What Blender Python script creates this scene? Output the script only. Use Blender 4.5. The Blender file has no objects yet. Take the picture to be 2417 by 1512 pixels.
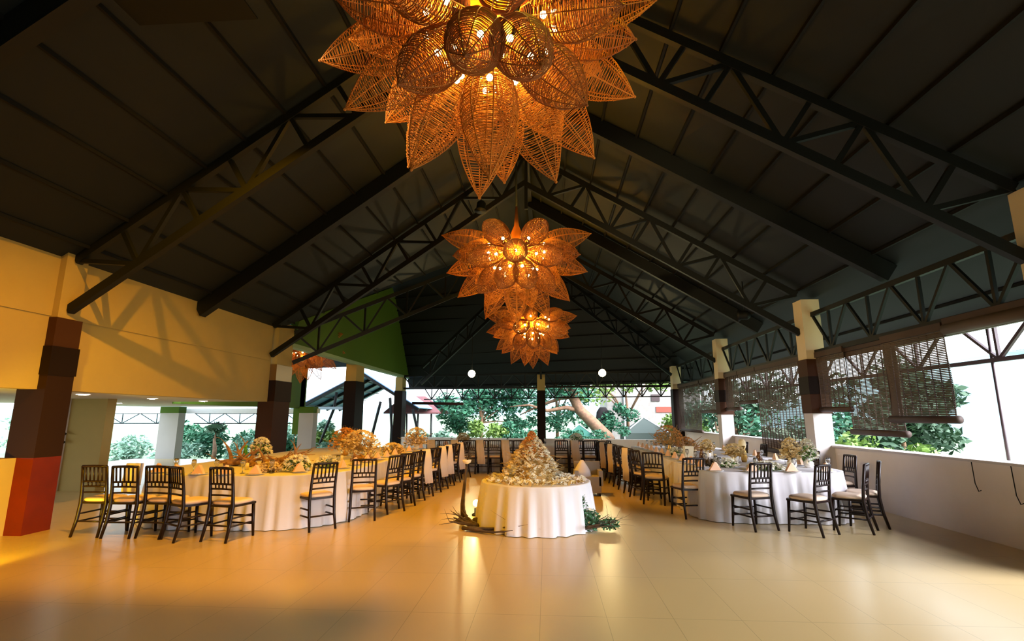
import bpy, math, random
from math import sin, cos, pi, radians, sqrt
from mathutils import Vector, Matrix
random.seed(7)
S = bpy.context.scene
C = S.collection

# ---------------------------------------------------------------- camera
F_PX, CX, CY = 1200.0, 1208.5, 756.0
PITCH = math.atan(227 / F_PX)
YAW = math.atan(82 * cos(PITCH) / F_PX)
cam_d = bpy.data.cameras.new('camera')
cam = bpy.data.objects.new('camera', cam_d)
C.objects.link(cam)
cam_d.sensor_width = 36.0
cam_d.lens = 36.0 * F_PX / 2417.0
cam_d.clip_end = 500
cam.location = (0, 0, 1.6)
cam.rotation_euler = (pi / 2 + PITCH, 0, YAW)
S.camera = cam
# ---------------------------------------------------------------- view
S.view_settings.view_transform = 'Standard'
S.view_settings.look = 'None'
S.view_settings.gamma = 1
S.view_settings.use_curve_mapping = False
S.view_settings.exposure = -0.2
S.cycles.use_denoising = True
S.cycles.max_bounces = 7
S.cycles.diffuse_bounces = 4
S.cycles.glossy_bounces = 3
S.cycles.transmission_bounces = 4
S.cycles.transparent_max_bounces = 8
S.cycles.sample_clamp_indirect = 6
S.cycles.caustics_reflective = False
S.cycles.caustics_refractive = False
# ---------------------------------------------------------------- sky
W = bpy.data.worlds.new('overcast_sky'); S.world = W
W.use_nodes = True
nt = W.node_tree; bg = nt.nodes['Background']
bg.inputs[1].default_value = 5.5
tc = nt.nodes.new('ShaderNodeTexCoord'); sx = nt.nodes.new('ShaderNodeSeparateXYZ')
rp = nt.nodes.new('ShaderNodeValToRGB')
nt.links.new(tc.outputs['Generated'], sx.inputs[0]); nt.links.new(sx.outputs[2], rp.inputs[0]); nt.links.new(rp.outputs[0], bg.inputs[0])
rp.color_ramp.elements[0].position = 0.0; rp.color_ramp.elements[0].color = (0.80, 0.90, 0.95, 1)
rp.color_ramp.elements[1].position = 0.6; rp.color_ramp.elements[1].color = (0.72, 0.84, 1.0, 1)
# ---------------------------------------------------------------- sun, uplight and added spots
def light(name, kind, loc, power, color, target=None, **kw):
    d = bpy.data.lights.new(name, kind); d.energy = power; d.color = color
    for k, v in kw.items(): setattr(d, k, v)
    o = bpy.data.objects.new(name, d); C.objects.link(o); o.location = loc
    if target is not None:
        o.rotation_euler = (Vector(target) - Vector(loc)).to_track_quat('-Z', 'Y').to_euler()
    return o
light('hazy_sun', 'SUN', (20, -13.5, 13.5), 21.0, (0.94, 0.92, 1.0), (0, 0, 0.0), angle=radians(42))
AMBER = (1.0, 0.43, 0.0)
# added spots that tint floor and walls warm; made-up housings are built below
ADDED_SPOTS = [((-3.2, 4.6, 6.25), (-4.6, 6.9, 0), 1900, AMBER, 102, 'aimed at the floor by the big left column'),
        ((-1.5, 11.2, 6.3), (-2.0, 10.2, 0), 1500, (1.0, 0.42, 0.01), 95, 'aimed at the aisle behind the middle chandelier'),
        ((0.6, 3.0, 6.6), (-0.2, 4.4, 0), 420, (1.0, 0.74, 0.02), 70, 'aimed at the front of the open floor'),
        ((4.8, 3.0, 3.5), (-7.2, 10.0, 3.4), 520, (1.0, 0.56, 0.04), 62, 'aimed at the cream upper left wall'),
        ((-4.5, 2.0, 4.6), (5.6, 13, 3.5), 2300, (1.0, 0.74, 0.34), 40, 'aimed at the right window columns'),
        ((4.6, 12.4, 4.0), (-7.2, 20.5, 5.0), 260, (1.0, 0.80, 0.06), 50, 'aimed at the green gable wall')]
for loc, tg, pw, col, ang, _ in ADDED_SPOTS:
    light('added_spot_light', 'SPOT', loc, pw, col, tg, spot_size=radians(ang), spot_blend=0.6, shadow_soft_size=0.03 if col == AMBER else 0.12)
light('amber_uplight', 'SPOT', (-5.9, 4.6, 0.25), 620, (1.0, 0.62, 0.01), (-7.4, 6.6, 0.5), spot_size=radians(80), spot_blend=0.5, shadow_soft_size=0.08)

# ================================================================ helpers
MATS = {}
def mat(name, col, rough=0.6, metal=0.0, spec=0.5, emit=None, es=0.0, noise=None, trans=0.0, bump=None, alpha=None):
    if name in MATS: return MATS[name]
    m = bpy.data.materials.new(name); m.use_nodes = True
    n = m.node_tree; b = n.nodes['Principled BSDF']
    b.inputs['Base Color'].default_value = (*col, 1)
    b.inputs['Roughness'].default_value = rough
    b.inputs['Metallic'].default_value = metal
    b.inputs['Specular IOR Level'].default_value = spec
    if trans: b.inputs['Transmission Weight'].default_value = trans
    if emit:
        b.inputs['Emission Color'].default_value = (*emit, 1); b.inputs['Emission Strength'].default_value = es
    if noise:
        sc_, amt, col2 = noise
        t = n.nodes.new('ShaderNodeTexCoord'); no = n.nodes.new('ShaderNodeTexNoise')
        no.inputs['Scale'].default_value = sc_; no.inputs['Detail'].default_value = 4
        mx = n.nodes.new('ShaderNodeMix'); mx.data_type = 'RGBA'
        mr = n.nodes.new('ShaderNodeMapRange'); mr.inputs[1].default_value = 0.35; mr.inputs[2].default_value = 0.65; mr.inputs[4].default_value = amt
        n.links.new(t.outputs['Object'], no.inputs[0]); n.links.new(no.outputs[0], mr.inputs[0]); n.links.new(mr.outputs[0], mx.inputs[0])
        mx.inputs[6].default_value = (*col, 1); mx.inputs[7].default_value = (*col2, 1)
        n.links.new(mx.outputs[2], b.inputs['Base Color'])
        if bump:
            bp = n.nodes.new('ShaderNodeBump'); bp.inputs['Strength'].default_value = bump; bp.inputs['Distance'].default_value = 0.02
            n.links.new(no.outputs[0], bp.inputs['Height']); n.links.new(bp.outputs[0], b.inputs['Normal'])
    MATS[name] = m
    return m

class MB:
    """Collects faces; build() links them as one mesh object."""
    def __init__(s): s.v = []; s.f = []; s.sm = []
    def add(s, vs, fs, smooth=False):
        o = len(s.v); s.v += [tuple(v) for v in vs]
        for f in fs: s.f.append([i + o for i in f]); s.sm.append(smooth)
        return s
    def box(s, x0, x1, y0, y1, z0, z1):
        return s.add([(x0,y0,z0),(x1,y0,z0),(x1,y1,z0),(x0,y1,z0),(x0,y0,z1),(x1,y0,z1),(x1,y1,z1),(x0,y1,z1)],
                     [(0,3,2,1),(4,5,6,7),(0,1,5,4),(1,2,6,5),(2,3,7,6),(3,0,4,7)])
    def beam(s, p, q, w, h=None, up=(0, 0, 1)):
        h = h or w; p = Vector(p); q = Vector(q); d = (q - p).normalized(); u = Vector(up)
        if abs(d.dot(u)) > 0.98: u = Vector((0, 1, 0))
        r = d.cross(u).normalized(); u = r.cross(d).normalized()
        vs = [a + r * i * w / 2 + u * j * h / 2 for a in (p, q) for i, j in ((-1,-1),(1,-1),(1,1),(-1,1))]
        return s.add(vs, [(0,1,2,3),(7,6,5,4),(0,4,5,1),(1,5,6,2),(2,6,7,3),(3,7,4,0)])
    def tube(s, pts, rad, n=6, cap=True, closed=False):
        P = [Vector(p) for p in pts]; m = len(P)
        R = rad if isinstance(rad, (list, tuple)) else [rad] * m
        vs = []; prev = None
        for i in range(m):
            if closed: d = P[(i+1) % m] - P[i-1]
            else: d = P[min(i+1, m-1)] - P[max(i-1, 0)]
            d.normalize()
            if prev is None:
                a = Vector((0,0,1)) if abs(d.z) < 0.9 else Vector((1,0,0)); x = d.cross(a).normalized()
            else:
                x = prev - d * prev.dot(d)
                x = x.normalized() if x.length > 1e-6 else d.orthogonal().normalized()
            prev = x; y = d.cross(x)
            for k in range(n):
                t = 2 * pi * k / n; vs.append(P[i] + (x * cos(t) + y * sin(t)) * R[i])
        fs = []
        for i in range(m if closed else m - 1):
            j = (i + 1) % m
            for k in range(n): fs.append((i*n+k, i*n+(k+1) % n, j*n+(k+1) % n, j*n+k))
        if cap and not closed: fs += [tuple(range(n))[::-1], tuple((m-1)*n + k for k in range(n))]
        return s.add(vs, fs, True)
    def lathe(s, prof, n=20, c=(0,0,0), cap=True, sx=1, sy=1):
        vs = []; m = len(prof)
        for r, z in prof:
            for k in range(n):
                t = 2*pi*k/n; vs.append((c[0]+r*cos(t)*sx, c[1]+r*sin(t)*sy, c[2]+z))
        fs = [(i*n+k, i*n+(k+1) % n, (i+1)*n+(k+1) % n, (i+1)*n+k) for i in range(m-1) for k in range(n)]
        if cap: fs += [tuple(range(n))[::-1], tuple((m-1)*n+k for k in range(n))]
        return s.add(vs, fs, True)
    def ball(s, c, r, n=8, m=6, sz=1.0):
        return s.lathe([(max(1e-4, r*sin(pi*i/m)), -r*sz*cos(pi*i/m)) for i in range(m+1)], n, c, cap=False)
    def prism(s, poly, axis, a, b):
        """poly of 2D points extruded between a and b along axis"""
        def mk(u, v, w): return {'x': (w,u,v), 'y': (u,w,v), 'z': (u,v,w)}[axis]
        n = len(poly)
        return s.add([mk(u,v,a) for u,v in poly] + [mk(u,v,b) for u,v in poly],
                     [tuple(range(n)), tuple(range(n, 2*n))[::-1]] + [(i, n+i, n+(i+1) % n, (i+1) % n) for i in range(n)])
    def slab(s, poly, t=0.06):
        """polygon of 3D points given thickness t upwards"""
        n = len(poly)
        return s.add(list(poly) + [(x,y,z+t) for x,y,z in poly],
                     [tuple(range(n)), tuple(range(n, 2*n))[::-1]] + [(i, n+i, n+(i+1) % n, (i+1) % n) for i in range(n)])
    def leaves(s, c, rad, count, size, rnd, shell=0.0):
        for _ in range(count):
            while True:
                p = Vector((rnd.uniform(-1,1), rnd.uniform(-1,1), rnd.uniform(-1,1)))
                if shell < p.length < 1: break
            p = Vector((c[0]+p.x*rad[0], c[1]+p.y*rad[1], c[2]+p.z*rad[2]))
            a = Vector((rnd.gauss(0,1), rnd.gauss(0,1), rnd.gauss(0,.6))).normalized()
            b = a.orthogonal().normalized(); b = (b*cos(rnd.random()*6)+a.cross(b)*sin(rnd.random()*6)).normalized()
            z = size * rnd.uniform(.6, 1.3)
            s.add([p-a*z, p+b*z*.42, p+a*z, p-b*z*.42], [(0,1,2,3)])
        return s
    def build(s, name, m=None, parent=None, loc=None):
        me = bpy.data.meshes.new(name); me.from_pydata(s.v, [], s.f)
        if any(s.sm): me.polygons.foreach_set('use_smooth', s.sm)
        me.update()
        o = bpy.data.objects.new(name, me); C.objects.link(o)
        if m: me.materials.append(m)
        if parent: o.parent = parent
        if loc: o.location = loc
        return o

def tag(o, label, cat, group=None, kind=None):
    if label: o['label'] = label
    if cat: o['category'] = cat
    if group: o['group'] = group
    if kind: o['kind'] = kind
    return o
def thing(name, label, cat, loc=(0,0,0), rz=0, group=None):
    o = bpy.data.objects.new(name, None); C.objects.link(o); o.empty_display_size = .1
    o.location = loc; o.rotation_euler = (0, 0, rz)
    return tag(o, label, cat, group)
def struct(name, mb, m):
    o = mb.build(name, m); o['kind'] = 'structure'; return o
KIDS = {}
def copy_tree(o, parent=None):
    c = o.copy(); C.objects.link(c); c.parent = parent
    for ch in KIDS.get(o.name) or [x for x in C.objects if x.parent == o]:
        copy_tree(ch, c)
    return c
def remember(o):
    """note the children of a prototype so that copying stays quick"""
    ks = [x for x in C.objects if x.parent == o]
    KIDS[o.name] = ks or []
    for k in ks: remember(k)
def dup(root, loc, rz, label, group=None):
    def rec(o, par):
        c = o.copy(); C.objects.link(c); c.parent = par
        for ch in KIDS[o.name]: rec(ch, c)
        return c
    r = rec(root, None); r.location = loc; r.rotation_euler = (0, 0, rz); r['label'] = label
    if group: r['group'] = group
    return r
ORD = ['first','second','third','fourth','fifth','sixth','seventh','eighth','ninth','tenth','eleventh','twelfth','thirteenth','fourteenth','fifteenth','sixteenth']

# ================================================================ materials
cream = mat('cream_plaster', (0.42, 0.31, 0.12), 0.8, spec=.15, noise=(3, .35, (0.38, 0.28, 0.11)))
offwhite = mat('offwhite_plaster', (0.50, 0.46, 0.45), 0.8, noise=(2, .5, (0.45, 0.41, 0.40)))
sillwall = mat('sill_wall_plaster', (0.70, 0.62, 0.56), 0.8, noise=(1.5, .6, (0.63, 0.55, 0.49)))
white = mat('white_paint', (0.78, 0.78, 0.78), 0.6)
steel = mat('black_steel', (0.006, 0.007, 0.007), 0.55, 0.0, .25)
steel_out = mat('brown_outdoor_steel', (0.06, 0.035, 0.04), 0.5)
roofm = mat('dark_roof_sheet', (0.011, 0.014, 0.016), 0.6, spec=.22, noise=(.6, .5, (0.009, 0.011, 0.013)))
seam = mat('roof_purlin_black', (0.006, 0.006, 0.006), 0.7, spec=.2)
darkwood = mat('dark_column_cladding', (0.022, 0.009, 0.005), 0.6, spec=.1)
darker = mat('espresso_column_cladding', (0.011, 0.005, 0.003), 0.6, spec=.1)
brownclad = mat('brown_column_cladding', (0.050, 0.020, 0.010), 0.6, spec=.1)
redclad = mat('mahogany_column_cladding', (0.13, 0.012, 0.003), 0.5, spec=.2, noise=(4, .6, (0.09, 0.009, 0.003)))
green = mat('olive_green_paint', (0.08, 0.15, 0.015), 0.7, spec=.2)
greenlight = mat('pale_green_trim', (0.30, 0.42, 0.24), 0.7)
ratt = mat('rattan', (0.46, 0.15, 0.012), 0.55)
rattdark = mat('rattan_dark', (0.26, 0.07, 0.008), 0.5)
bulbm = mat('glowing_bulb', (1, .8, .4), 0.4, emit=(1, 0.66, 0.18), es=150)
chairm = mat('dark_lacquered_wood', (0.012, 0.005, 0.004), 0.38, spec=.3)
cushm = mat('peach_cushion_fabric', (0.78, 0.60, 0.46), 0.85)
clothm = mat('white_tablecloth', (0.70, 0.69, 0.73), 0.85, spec=.2)
napm = mat('peach_napkin', (0.85, 0.55, 0.38), 0.85)
platem = mat('white_porcelain', (0.85, 0.83, 0.80), 0.2)
glassm = mat('clear_glass', (0.9, 0.9, 0.9), 0.05, trans=0.9)
goldm = mat('gold_metal', (0.75, 0.45, 0.12), 0.3, 0.9)
candlem = mat('ivory_candle_wax', (0.85, 0.75, 0.55), 0.5)
flowerw = mat('white_flower', (0.85, 0.83, 0.72), 0.8)
flowerc = mat('cream_flower', (0.85, 0.70, 0.42), 0.8)
flowero = mat('dried_orange_flower', (0.70, 0.34, 0.10), 0.8)
leafm = mat('green_leaf', (0.10, 0.20, 0.04), 0.7)
leafdry = mat('dried_leaf', (0.45, 0.30, 0.10), 0.8)
drift = mat('driftwood', (0.40, 0.22, 0.10), 0.8, noise=(14, .8, (0.16, 0.08, 0.04)), bump=.6)
darkdrift = mat('dark_branch_bark', (0.05, 0.035, 0.025), 0.8, noise=(14, .7, (0.12, 0.08, 0.05)), bump=.6)
pinkpetal = mat('pale_pink_petal', (0.80, 0.62, 0.60), 0.8)
blindm = mat('brown_bamboo_slat', (0.085, 0.055, 0.04), 0.7)
rollm = mat('rolled_bamboo', (0.055, 0.030, 0.022), 0.7)

def floor_material():
    m = bpy.data.materials.new('glossy_beige_tile'); m.use_nodes = True
    n = m.node_tree; L = n.links; b = n.nodes['Principled BSDF']
    tc = n.nodes.new('ShaderNodeTexCoord'); sp = n.nodes.new('ShaderNodeSeparateXYZ'); L.new(tc.outputs['Object'], sp.inputs[0])
    def line(src, period, off, w):
        a = n.nodes.new('ShaderNodeMath'); a.operation = 'ADD'; a.inputs[1].default_value = off + 50*period; L.new(src, a.inputs[0])
        d = n.nodes.new('ShaderNodeMath'); d.operation = 'DIVIDE'; d.inputs[1].default_value = period; L.new(a.outputs[0], d.inputs[0])
        f = n.nodes.new('ShaderNodeMath'); f.operation = 'FRACT'; L.new(d.outputs[0], f.inputs[0])
        c = n.nodes.new('ShaderNodeMath'); c.operation = 'LESS_THAN'; c.inputs[1].default_value = w/period; L.new(f.outputs[0], c.inputs[0])
        return c
    lx = line(sp.outputs[0], 0.537, 0.075, 0.005); ly = line(sp.outputs[1], 1.074, -4.55, 0.006)
    mx = n.nodes.new('ShaderNodeMath'); mx.operation = 'MAXIMUM'; L.new(lx.outputs[0], mx.inputs[0]); L.new(ly.outputs[0], mx.inputs[1])
    no = n.nodes.new('ShaderNodeTexNoise'); no.inputs['Scale'].default_value = 1.3; no.inputs['Detail'].default_value = 6; L.new(tc.outputs['Object'], no.inputs[0])
    c1 = n.nodes.new('ShaderNodeMix'); c1.data_type = 'RGBA'; c1.inputs[6].default_value = (0.55, 0.42, 0.21, 1); c1.inputs[7].default_value = (0.52, 0.39, 0.19, 1)
    L.new(no.outputs[0], c1.inputs[0])
    c2 = n.nodes.new('ShaderNodeMix'); c2.data_type = 'RGBA'; c2.inputs[7].default_value = (0.33, 0.25, 0.11, 1)
    L.new(mx.outputs[0], c2.inputs[0]); L.new(c1.outputs[2], c2.inputs[6]); L.new(c2.outputs[2], b.inputs['Base Color'])
    mr = n.nodes.new('ShaderNodeMapRange'); mr.inputs[3].default_value = 0.26; mr.inputs[4].default_value = 0.31; L.new(no.outputs[0], mr.inputs[0])
    L.new(mr.outputs[0], b.inputs['Roughness']); b.inputs['Specular IOR Level'].default_value = 0.6
    return m

# ================================================================ shell of the hall
RX = -0.45                      # ridge line
ZR = 8.35
def roof_z(x): return ZR - (0.68 * (x - RX) if x > RX else 0.635 * (RX - x))
def skew(yr, x):                # the left columns stand a little further back than the right ones
    k = {0: 1.2}
    dl = 1.2 + (yr - 5.9) * 0.1
    return yr + dl * (5.8 - x) / 13.0
struct('floor', MB().box(-8, 5.95, -8, 24.2, -0.3, 0).box(-16, -8, -8, 19.4, -0.3, 0), floor_material())
# right wall below the openings, with its sill
struct('wall_right', MB().box(5.78, 6.0, 5.9, 23, 0, 1.0), sillwall)
struct('trim_1', MB().box(5.72, 6.06, 5.88, 23, 1.0, 1.035), offwhite)
struct('wall_far', MB().prism([(-7.2, 25.2), (5.95, 22.7), (5.95, 22.9), (-7.2, 25.4)], 'z', 0, 0.62), sillwall)
struct('wall_back', MB().box(-16, 6.0, -8.2, -8, 0, 8.5), cream)
# mezzanine fascia, its joint line, soffit
fas = struct('wall_left', MB().box(-7.55, -7.32, -8, 13.05, 3.07, 4.2).box(-7.55, -7.335, -8, 13.05, 3.05, 3.07).box(-7.55, -7.32, -8, 13.05, 1.99, 3.05), cream)
struct('ceiling_mezzanine', MB().add([(-16,-8,2.0),(-7.55,-8,2.0),(-7.55,13.3,2.0),(-10.3,13.3,2.0),(-10.3,20,2.0),(-16,20,2.0)], [(0,1,2,3,4,5)])
       .add([(-16,-8,2.1),(-7.55,-8,2.1),(-7.55,13.3,2.1),(-10.3,13.3,2.1),(-10.3,20,2.1),(-16,20,2.1)], [(5,4,3,2,1,0)]), mat('soffit_paint', (0.66, 0.64, 0.66), 0.7))
struct('wall_left_parapet', MB().box(-7.75, -7.45, -3, 6.93, 0, 1.03), cream)

# roof surfaces --------------------------------------------------------------
AP = (-0.3, 20.3, 8.3)
V = (RX, 18.3, ZR)
def hipc(t): return (AP[0]+6.1*t, AP[1]+2.1*t, AP[2]-4.2*t)
e1 = hipc(1.23)
ceil = MB()
ceil.slab([(RX,-8,ZR), (7.2,-8,roof_z(7.2)), e1, AP, V])
ceil.slab([(RX,-8,ZR), V, (-7.2,13.4,roof_z(-7.2)), (-9.0,12.4,roof_z(-9.0)), (-9.0,-8,roof_z(-9.0))])
# far hip face, continuing over the left wing
dl = ((-7.2 - 5.8), 26 - 22.4)
far_eave_r = e1
def hip_z_pt(x, z):
    # point on the far plane at height z above the eave line through (5.8,22.4,4.1) and (-7.2,26,4.1)
    ye = 22.4 + (5.8 - x) * 3.6 / 13.0
    return (x, ye - (z - 4.1) / 1.22, z)
ceil.slab([AP, e1, hip_z_pt(-7.3, 3.05), hip_z_pt(-7.3, 8.2)]); ceil.slab([hip_z_pt(-7.3, 8.2), hip_z_pt(-7.3, 4.25), hip_z_pt(-14, 4.25), hip_z_pt(-14, 8.2)])
# near slope of the wing
ceil.slab([V, AP, hip_z_pt(-7.2, 8.2)]); ceil.slab([V, hip_z_pt(-7.2, 8.2), hip_z_pt(-14, 8.2), (-14, 13.4, 4.06), (-7.2, 13.4, 4.06)])
roof = struct('ceiling', ceil, roofm)
# purlins under the slopes
def purlin(p, q, w=.035): MB().beam(p, q, w, .05).build('purlin', seam, roof)
for i in range(12):
    x = RX + .35 + i * .62
    yend = AP[1] + 2.1 * (x - AP[0]) / 6.1 if x > AP[0] else AP[1]
    if x < 7.1: purlin((x, -6, roof_z(x)-.03), (x, yend, roof_z(x)-.03))
    x = RX - .35 - i * .62
    yv = 18.3 - (RX - x) * 4.9 / 6.75
    if x > -7.9: purlin((x, -6, roof_z(x)-.03), (x, yv, roof_z(x)-.03))
for i in range(9):
    z = 3.2 + i * .5
    t = (AP[2]-z)/4.2
    a = hipc(t); b = hip_z_pt(-13.5 if z > 4.3 else -7.2, z)
    purlin((a[0], a[1], a[2]-.04), (b[0], b[1], b[2]-.04), .05)

# green gable wall ------------------------------------------------------------
gw = MB().prism([(13.9,3.65),(26.4,3.65),(24.0,6.9),(22.9,7.6),(14.2,4.35)], 'x', -7.42, -7.2)
g = struct('wall_green_gable', gw, green)
MB().prism([(13.9,3.55),(26.4,3.55),(26.4,3.66),(13.9,3.66)], 'x', -7.44, -7.18).build('trim', greenlight, g)
struct('wall_wing', MB().box(-10.35, -10.1, 13.6, 20.9, 1.95, 5.0).box(-10.35,-10.1,20.5,21.0,0.9,5.0), green)

# ================================================================ columns
def column(label, x0, x1, y0, y1, bands, group):
    t = thing('concrete_column', label, 'column', ((x0+x1)/2, (y0+y1)/2, bands[0][0]), 0, group)
    for z0, z1, m, grow, nm in bands:
        cx, cy, b = (x0+x1)/2, (y0+y1)/2, bands[0][0]
        MB().box(x0-cx-grow, x1-cx+grow, y0-cy-grow, y1-cy+grow, z0-b, z1-b).build(nm, m, t)
    return t
gl = 'columns along the left side of the hall'; gr = 'columns along the right window wall'
def lbands(zt, zb): return [(0,1.03,redclad,.03,'lower_cladding'),(1.03,2.2,darkwood,.03,'middle_cladding'),(2.2,2.62,darker,.045,'band'),(2.62,zb,brownclad,.03,'upper_cladding'),(zb,zt,cream,0,'column_head')]
column('big brown-clad column at the far left, its foot lit orange red, cream head', -7.6,-7.22, 6.93,7.29, lbands(4.25,3.05), gl)
column('brown-clad column with gold-brown band where the green gable wall begins', -7.6,-7.2, 13.15,13.95, [(0,2.0,brownclad,.02,'lower_cladding'),(2.0,2.55,darkwood,.035,'band'),(2.55,2.98,mat('bronze_cladding',(0.20,0.10,0.02),.35),.02,'upper_cladding'),(2.98,4.15,cream,0,'column_head')], gl)  # upper cladding is gold-brown
column('dark column under the middle of the green gable wall, cream head', -7.6,-7.2, 18.9,19.75, [(0,2.93,darker,.03,'cladding'),(2.93,3.58,cream,0,'column_head')], gl)
column('dark column under the far end of the green gable wall', -7.55,-7.2, 25.2,25.9, [(0,2.88,darker,.03,'cladding'),(2.88,3.56,cream,0,'column_head')], gl)
cream_window_lit = mat('window_lit_cream_plaster', (0.66, 0.55, 0.38), 0.8, spec=.15)  # lighter copy of the cream, window light put into its colour
def rbands(zt): return [(0,1.67,offwhite,0,'column_shaft'),(1.67,2.06,brownclad,.02,'lower_band'),(2.06,2.42,darker,.035,'dark_band'),(2.42,2.78,brownclad,.02,'upper_band'),(2.78,zt,cream_window_lit,0,'column_head')]
column('cream column head at the right edge of the view, nearest window-wall column', 5.42,5.79, 5.60,5.96, rbands(4.15), gr)
column('cream column with brown bands standing in the right window wall behind the tall chairs', 5.42,5.79, 10.94,11.3, rbands(4.05), gr)
column('second banded column along the right window wall, between rolled bamboo blinds', 5.42,5.79, 16.5,16.86, rbands(4.05), gr)
column('banded column in the far right corner of the hall', 5.40,5.79, 22.3,22.7, [(0,2.76,darker,.02,'cladding'),(2.76,3.75,cream_window_lit,0,'column_head')], gr)
column('slim dark column with cream head in the middle of the far opening', -0.42,-0.06, 23.4,23.76, [(0,2.78,darker,.01,'cladding'),(2.78,3.5,cream,0,'column_head')], 'columns of the far wall')

# ================================================================ roof trusses
def lattice(t, A, B, off, n, w=.07, web=.045, uw=None, names=('top_chord','bottom_chord','web_member'), perp=False):
    """truss between top points A,B; bottom chord = offset vector off; n panels"""
    A = Vector(A); B = Vector(B); off = Vector(off)
    d = (B - A)
    MB().beam(A, B, w, w*1.3).build(names[0], steel if uw is None else uw, t)
    MB().beam(A+off, B+off, w, w*1.3).build(names[1], steel if uw is None else uw, t)
    m = steel if uw is None else uw
    for i in range(n):
        a = A + d*(i/n); b = A + d*((i+1)/n); c = A + d*((i+.5)/n) + off
        mb = MB(); mb.beam(a, c, web).beam(b, c, web)
        mb.build(names[2], m, t)
        MB().beam(c-off, c, web).build(names[2], m, t)
def rafter_lattice(t, A, B, off, n, w=.07, web=.045):
    """raking truss with struts square to the chords at every node"""
    A = Vector(A); B = Vector(B); off = Vector(off); d = B - A; u = d.normalized()
    MB().beam(A, B, w, w*1.3).build('top_chord', steel, t); MB().beam(A+off, B+off, w, w*1.3).build('bottom_chord', steel, t)
    slip = u * off.dot(u)
    for i in range(n):
        a = A + d*(i/n); b = A + d*((i+1)/n); c = A + d*((i+.36)/n) + off
        MB().beam(a, c, web).beam(b, c, web).build('web_member', steel, t)
        MB().beam(c - off + slip, c, web).build('web_member', steel, t)
        if i: MB().beam(a, a + off - slip, web).build('web_member', steel, t)
def main_truss(yr, label, left=True):
    yl = skew(yr, -7.2); ym = skew(yr, RX)
    t = thing('roof_truss', label, 'truss', (0,0,0), 0, 'steel roof trusses across the hall')
    top = lambda x: roof_z(x) - .15
    rafter_lattice(t, (RX, ym, top(RX)), (5.44, yr, top(5.44)), (0,0,-.84), 4, .10, .065)
    if left: rafter_lattice(t, (RX, ym, top(RX)), (-7.22, yl, top(-7.22)+.07), (0,0,-.78), 4, .10, .065)
    MB().beam((RX, ym, top(RX)), (RX, ym, top(RX)-1.5), .08).build('king_post', steel, t)
    return t
main_truss(5.9, 'nearest black steel roof truss, running down to the big left column')
main_truss(11.15, 'second black steel roof truss, ending at the banded right column')
main_truss(16.7, 'third black steel roof truss, only over the right half before the far hip', False)
main_truss(0.2, 'black steel roof truss overhead, above the nearest chandelier')
def rafter(yr, label, left=True):
    yl = skew(yr, -7.2); ym = skew(yr, RX)
    t = thing('roof_rafter', label, 'rafter', (0,0,0), 0, 'solid steel rafters between the trusses')
    for x, y in ((5.75, yr), (-7.3, yl))[:2 if left else 1]:
        MB().beam((RX, ym, roof_z(RX)-.2), (x, y, roof_z(x)-.2), .16, .3).build('beam', steel, t)
rafter(8.6, 'solid black rafter between the two nearest roof trusses')
rafter(13.9, 'solid black rafter beyond the second roof truss', False)
rafter(3.2, 'solid black rafter overhead nearer than the first visible truss')
# ridge beam
tag(MB().beam((RX,-6,ZR-.12),(RX,20,ZR-.12),.14,.2).build('ridge_beam', steel), 'black ridge beam along the top of the hall roof', 'beam')
# hip and valley trusses
def sloped_truss(A, B, label, n=6, dz=-.7):
    t = thing('hip_truss', label, 'truss', (0,0,0), 0, 'trusses under the hips and valley')
    lattice(t, A, B, (0,0,dz), n, .09, .05)
sloped_truss((AP[0],AP[1],8.1), (5.32,22.15,4.05), 'right hip truss running down to the far right corner column')
sloped_truss((AP[0],AP[1],8.1), (-5.6,22.6,3.75), 'left hip truss running down beside the green gable wall')
sloped_truss((RX-.15,18.05,7.95), (-7.15,13.9,3.95), 'valley truss from the second left column up across the green wall', 6, -.85)
sloped_truss((AP[0],AP[1],8.1), (-0.24,23.5,3.95), 'middle truss down the far roof face above the slim column', 5)
# wall trusses over the right window openings and their outdoor twins
def wall_truss(A, B, off, n, label, grp, m=steel, w=.07):
    t = thing('window_truss', label, 'truss', (0,0,0), 0, grp)
    lattice(t, A, B, off, n, w, .045, m)
gwt = 'flat trusses over the right window openings'
wall_truss((5.62,-3,3.72),(5.62,5.60,3.72),(0,0,-.80),7,'flat truss over the nearest right window opening',gwt)
wall_truss((5.62,5.96,3.72),(5.62,10.94,3.72),(0,0,-.80),4,'flat black truss above the row of part-lowered woven blinds',gwt)
wall_truss((5.62,11.3,3.72),(5.62,16.5,3.72),(0,0,-.80),4,'flat black truss above the middle right opening',gwt)
wall_truss((5.62,16.86,3.72),(5.62,22.3,3.72),(0,0,-.80),4,'flat black truss above the farthest right opening',gwt)
got = 'outdoor eave trusses beyond the right windows'
wall_truss((7.0,-3,3.24),(7.0,10.94,3.24),(0,0,-.77),8,'brown eave truss outdoors seen through the hanging blinds',got, steel_out, .05)
wall_truss((7.0,10.94,3.24),(7.0,22.6,3.24),(0,0,-.77),7,'brown eave truss outdoors beyond the middle right blinds',got, steel_out, .05)
gft = 'trusses across the far opening'
def eave(x):
    p = hip_z_pt(x, 3.12); return (p[0], p[1]-.02, p[2]-.03)
wall_truss((-7.22,25.45,3.62),(-.42,23.6,3.55),(0,0,-.62),6,'upper far truss left of the slim middle column',gft)
wall_truss((-.03,23.3,3.55),(5.5,22.9,3.55),(0,0,-.62),6,'upper far truss right of the slim middle column',gft)
wall_truss(eave(-6.4),eave(-.45),(0,0,-.60),7,'thin lower eave truss against the sky left of the middle column',gft, steel, .035)
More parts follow.
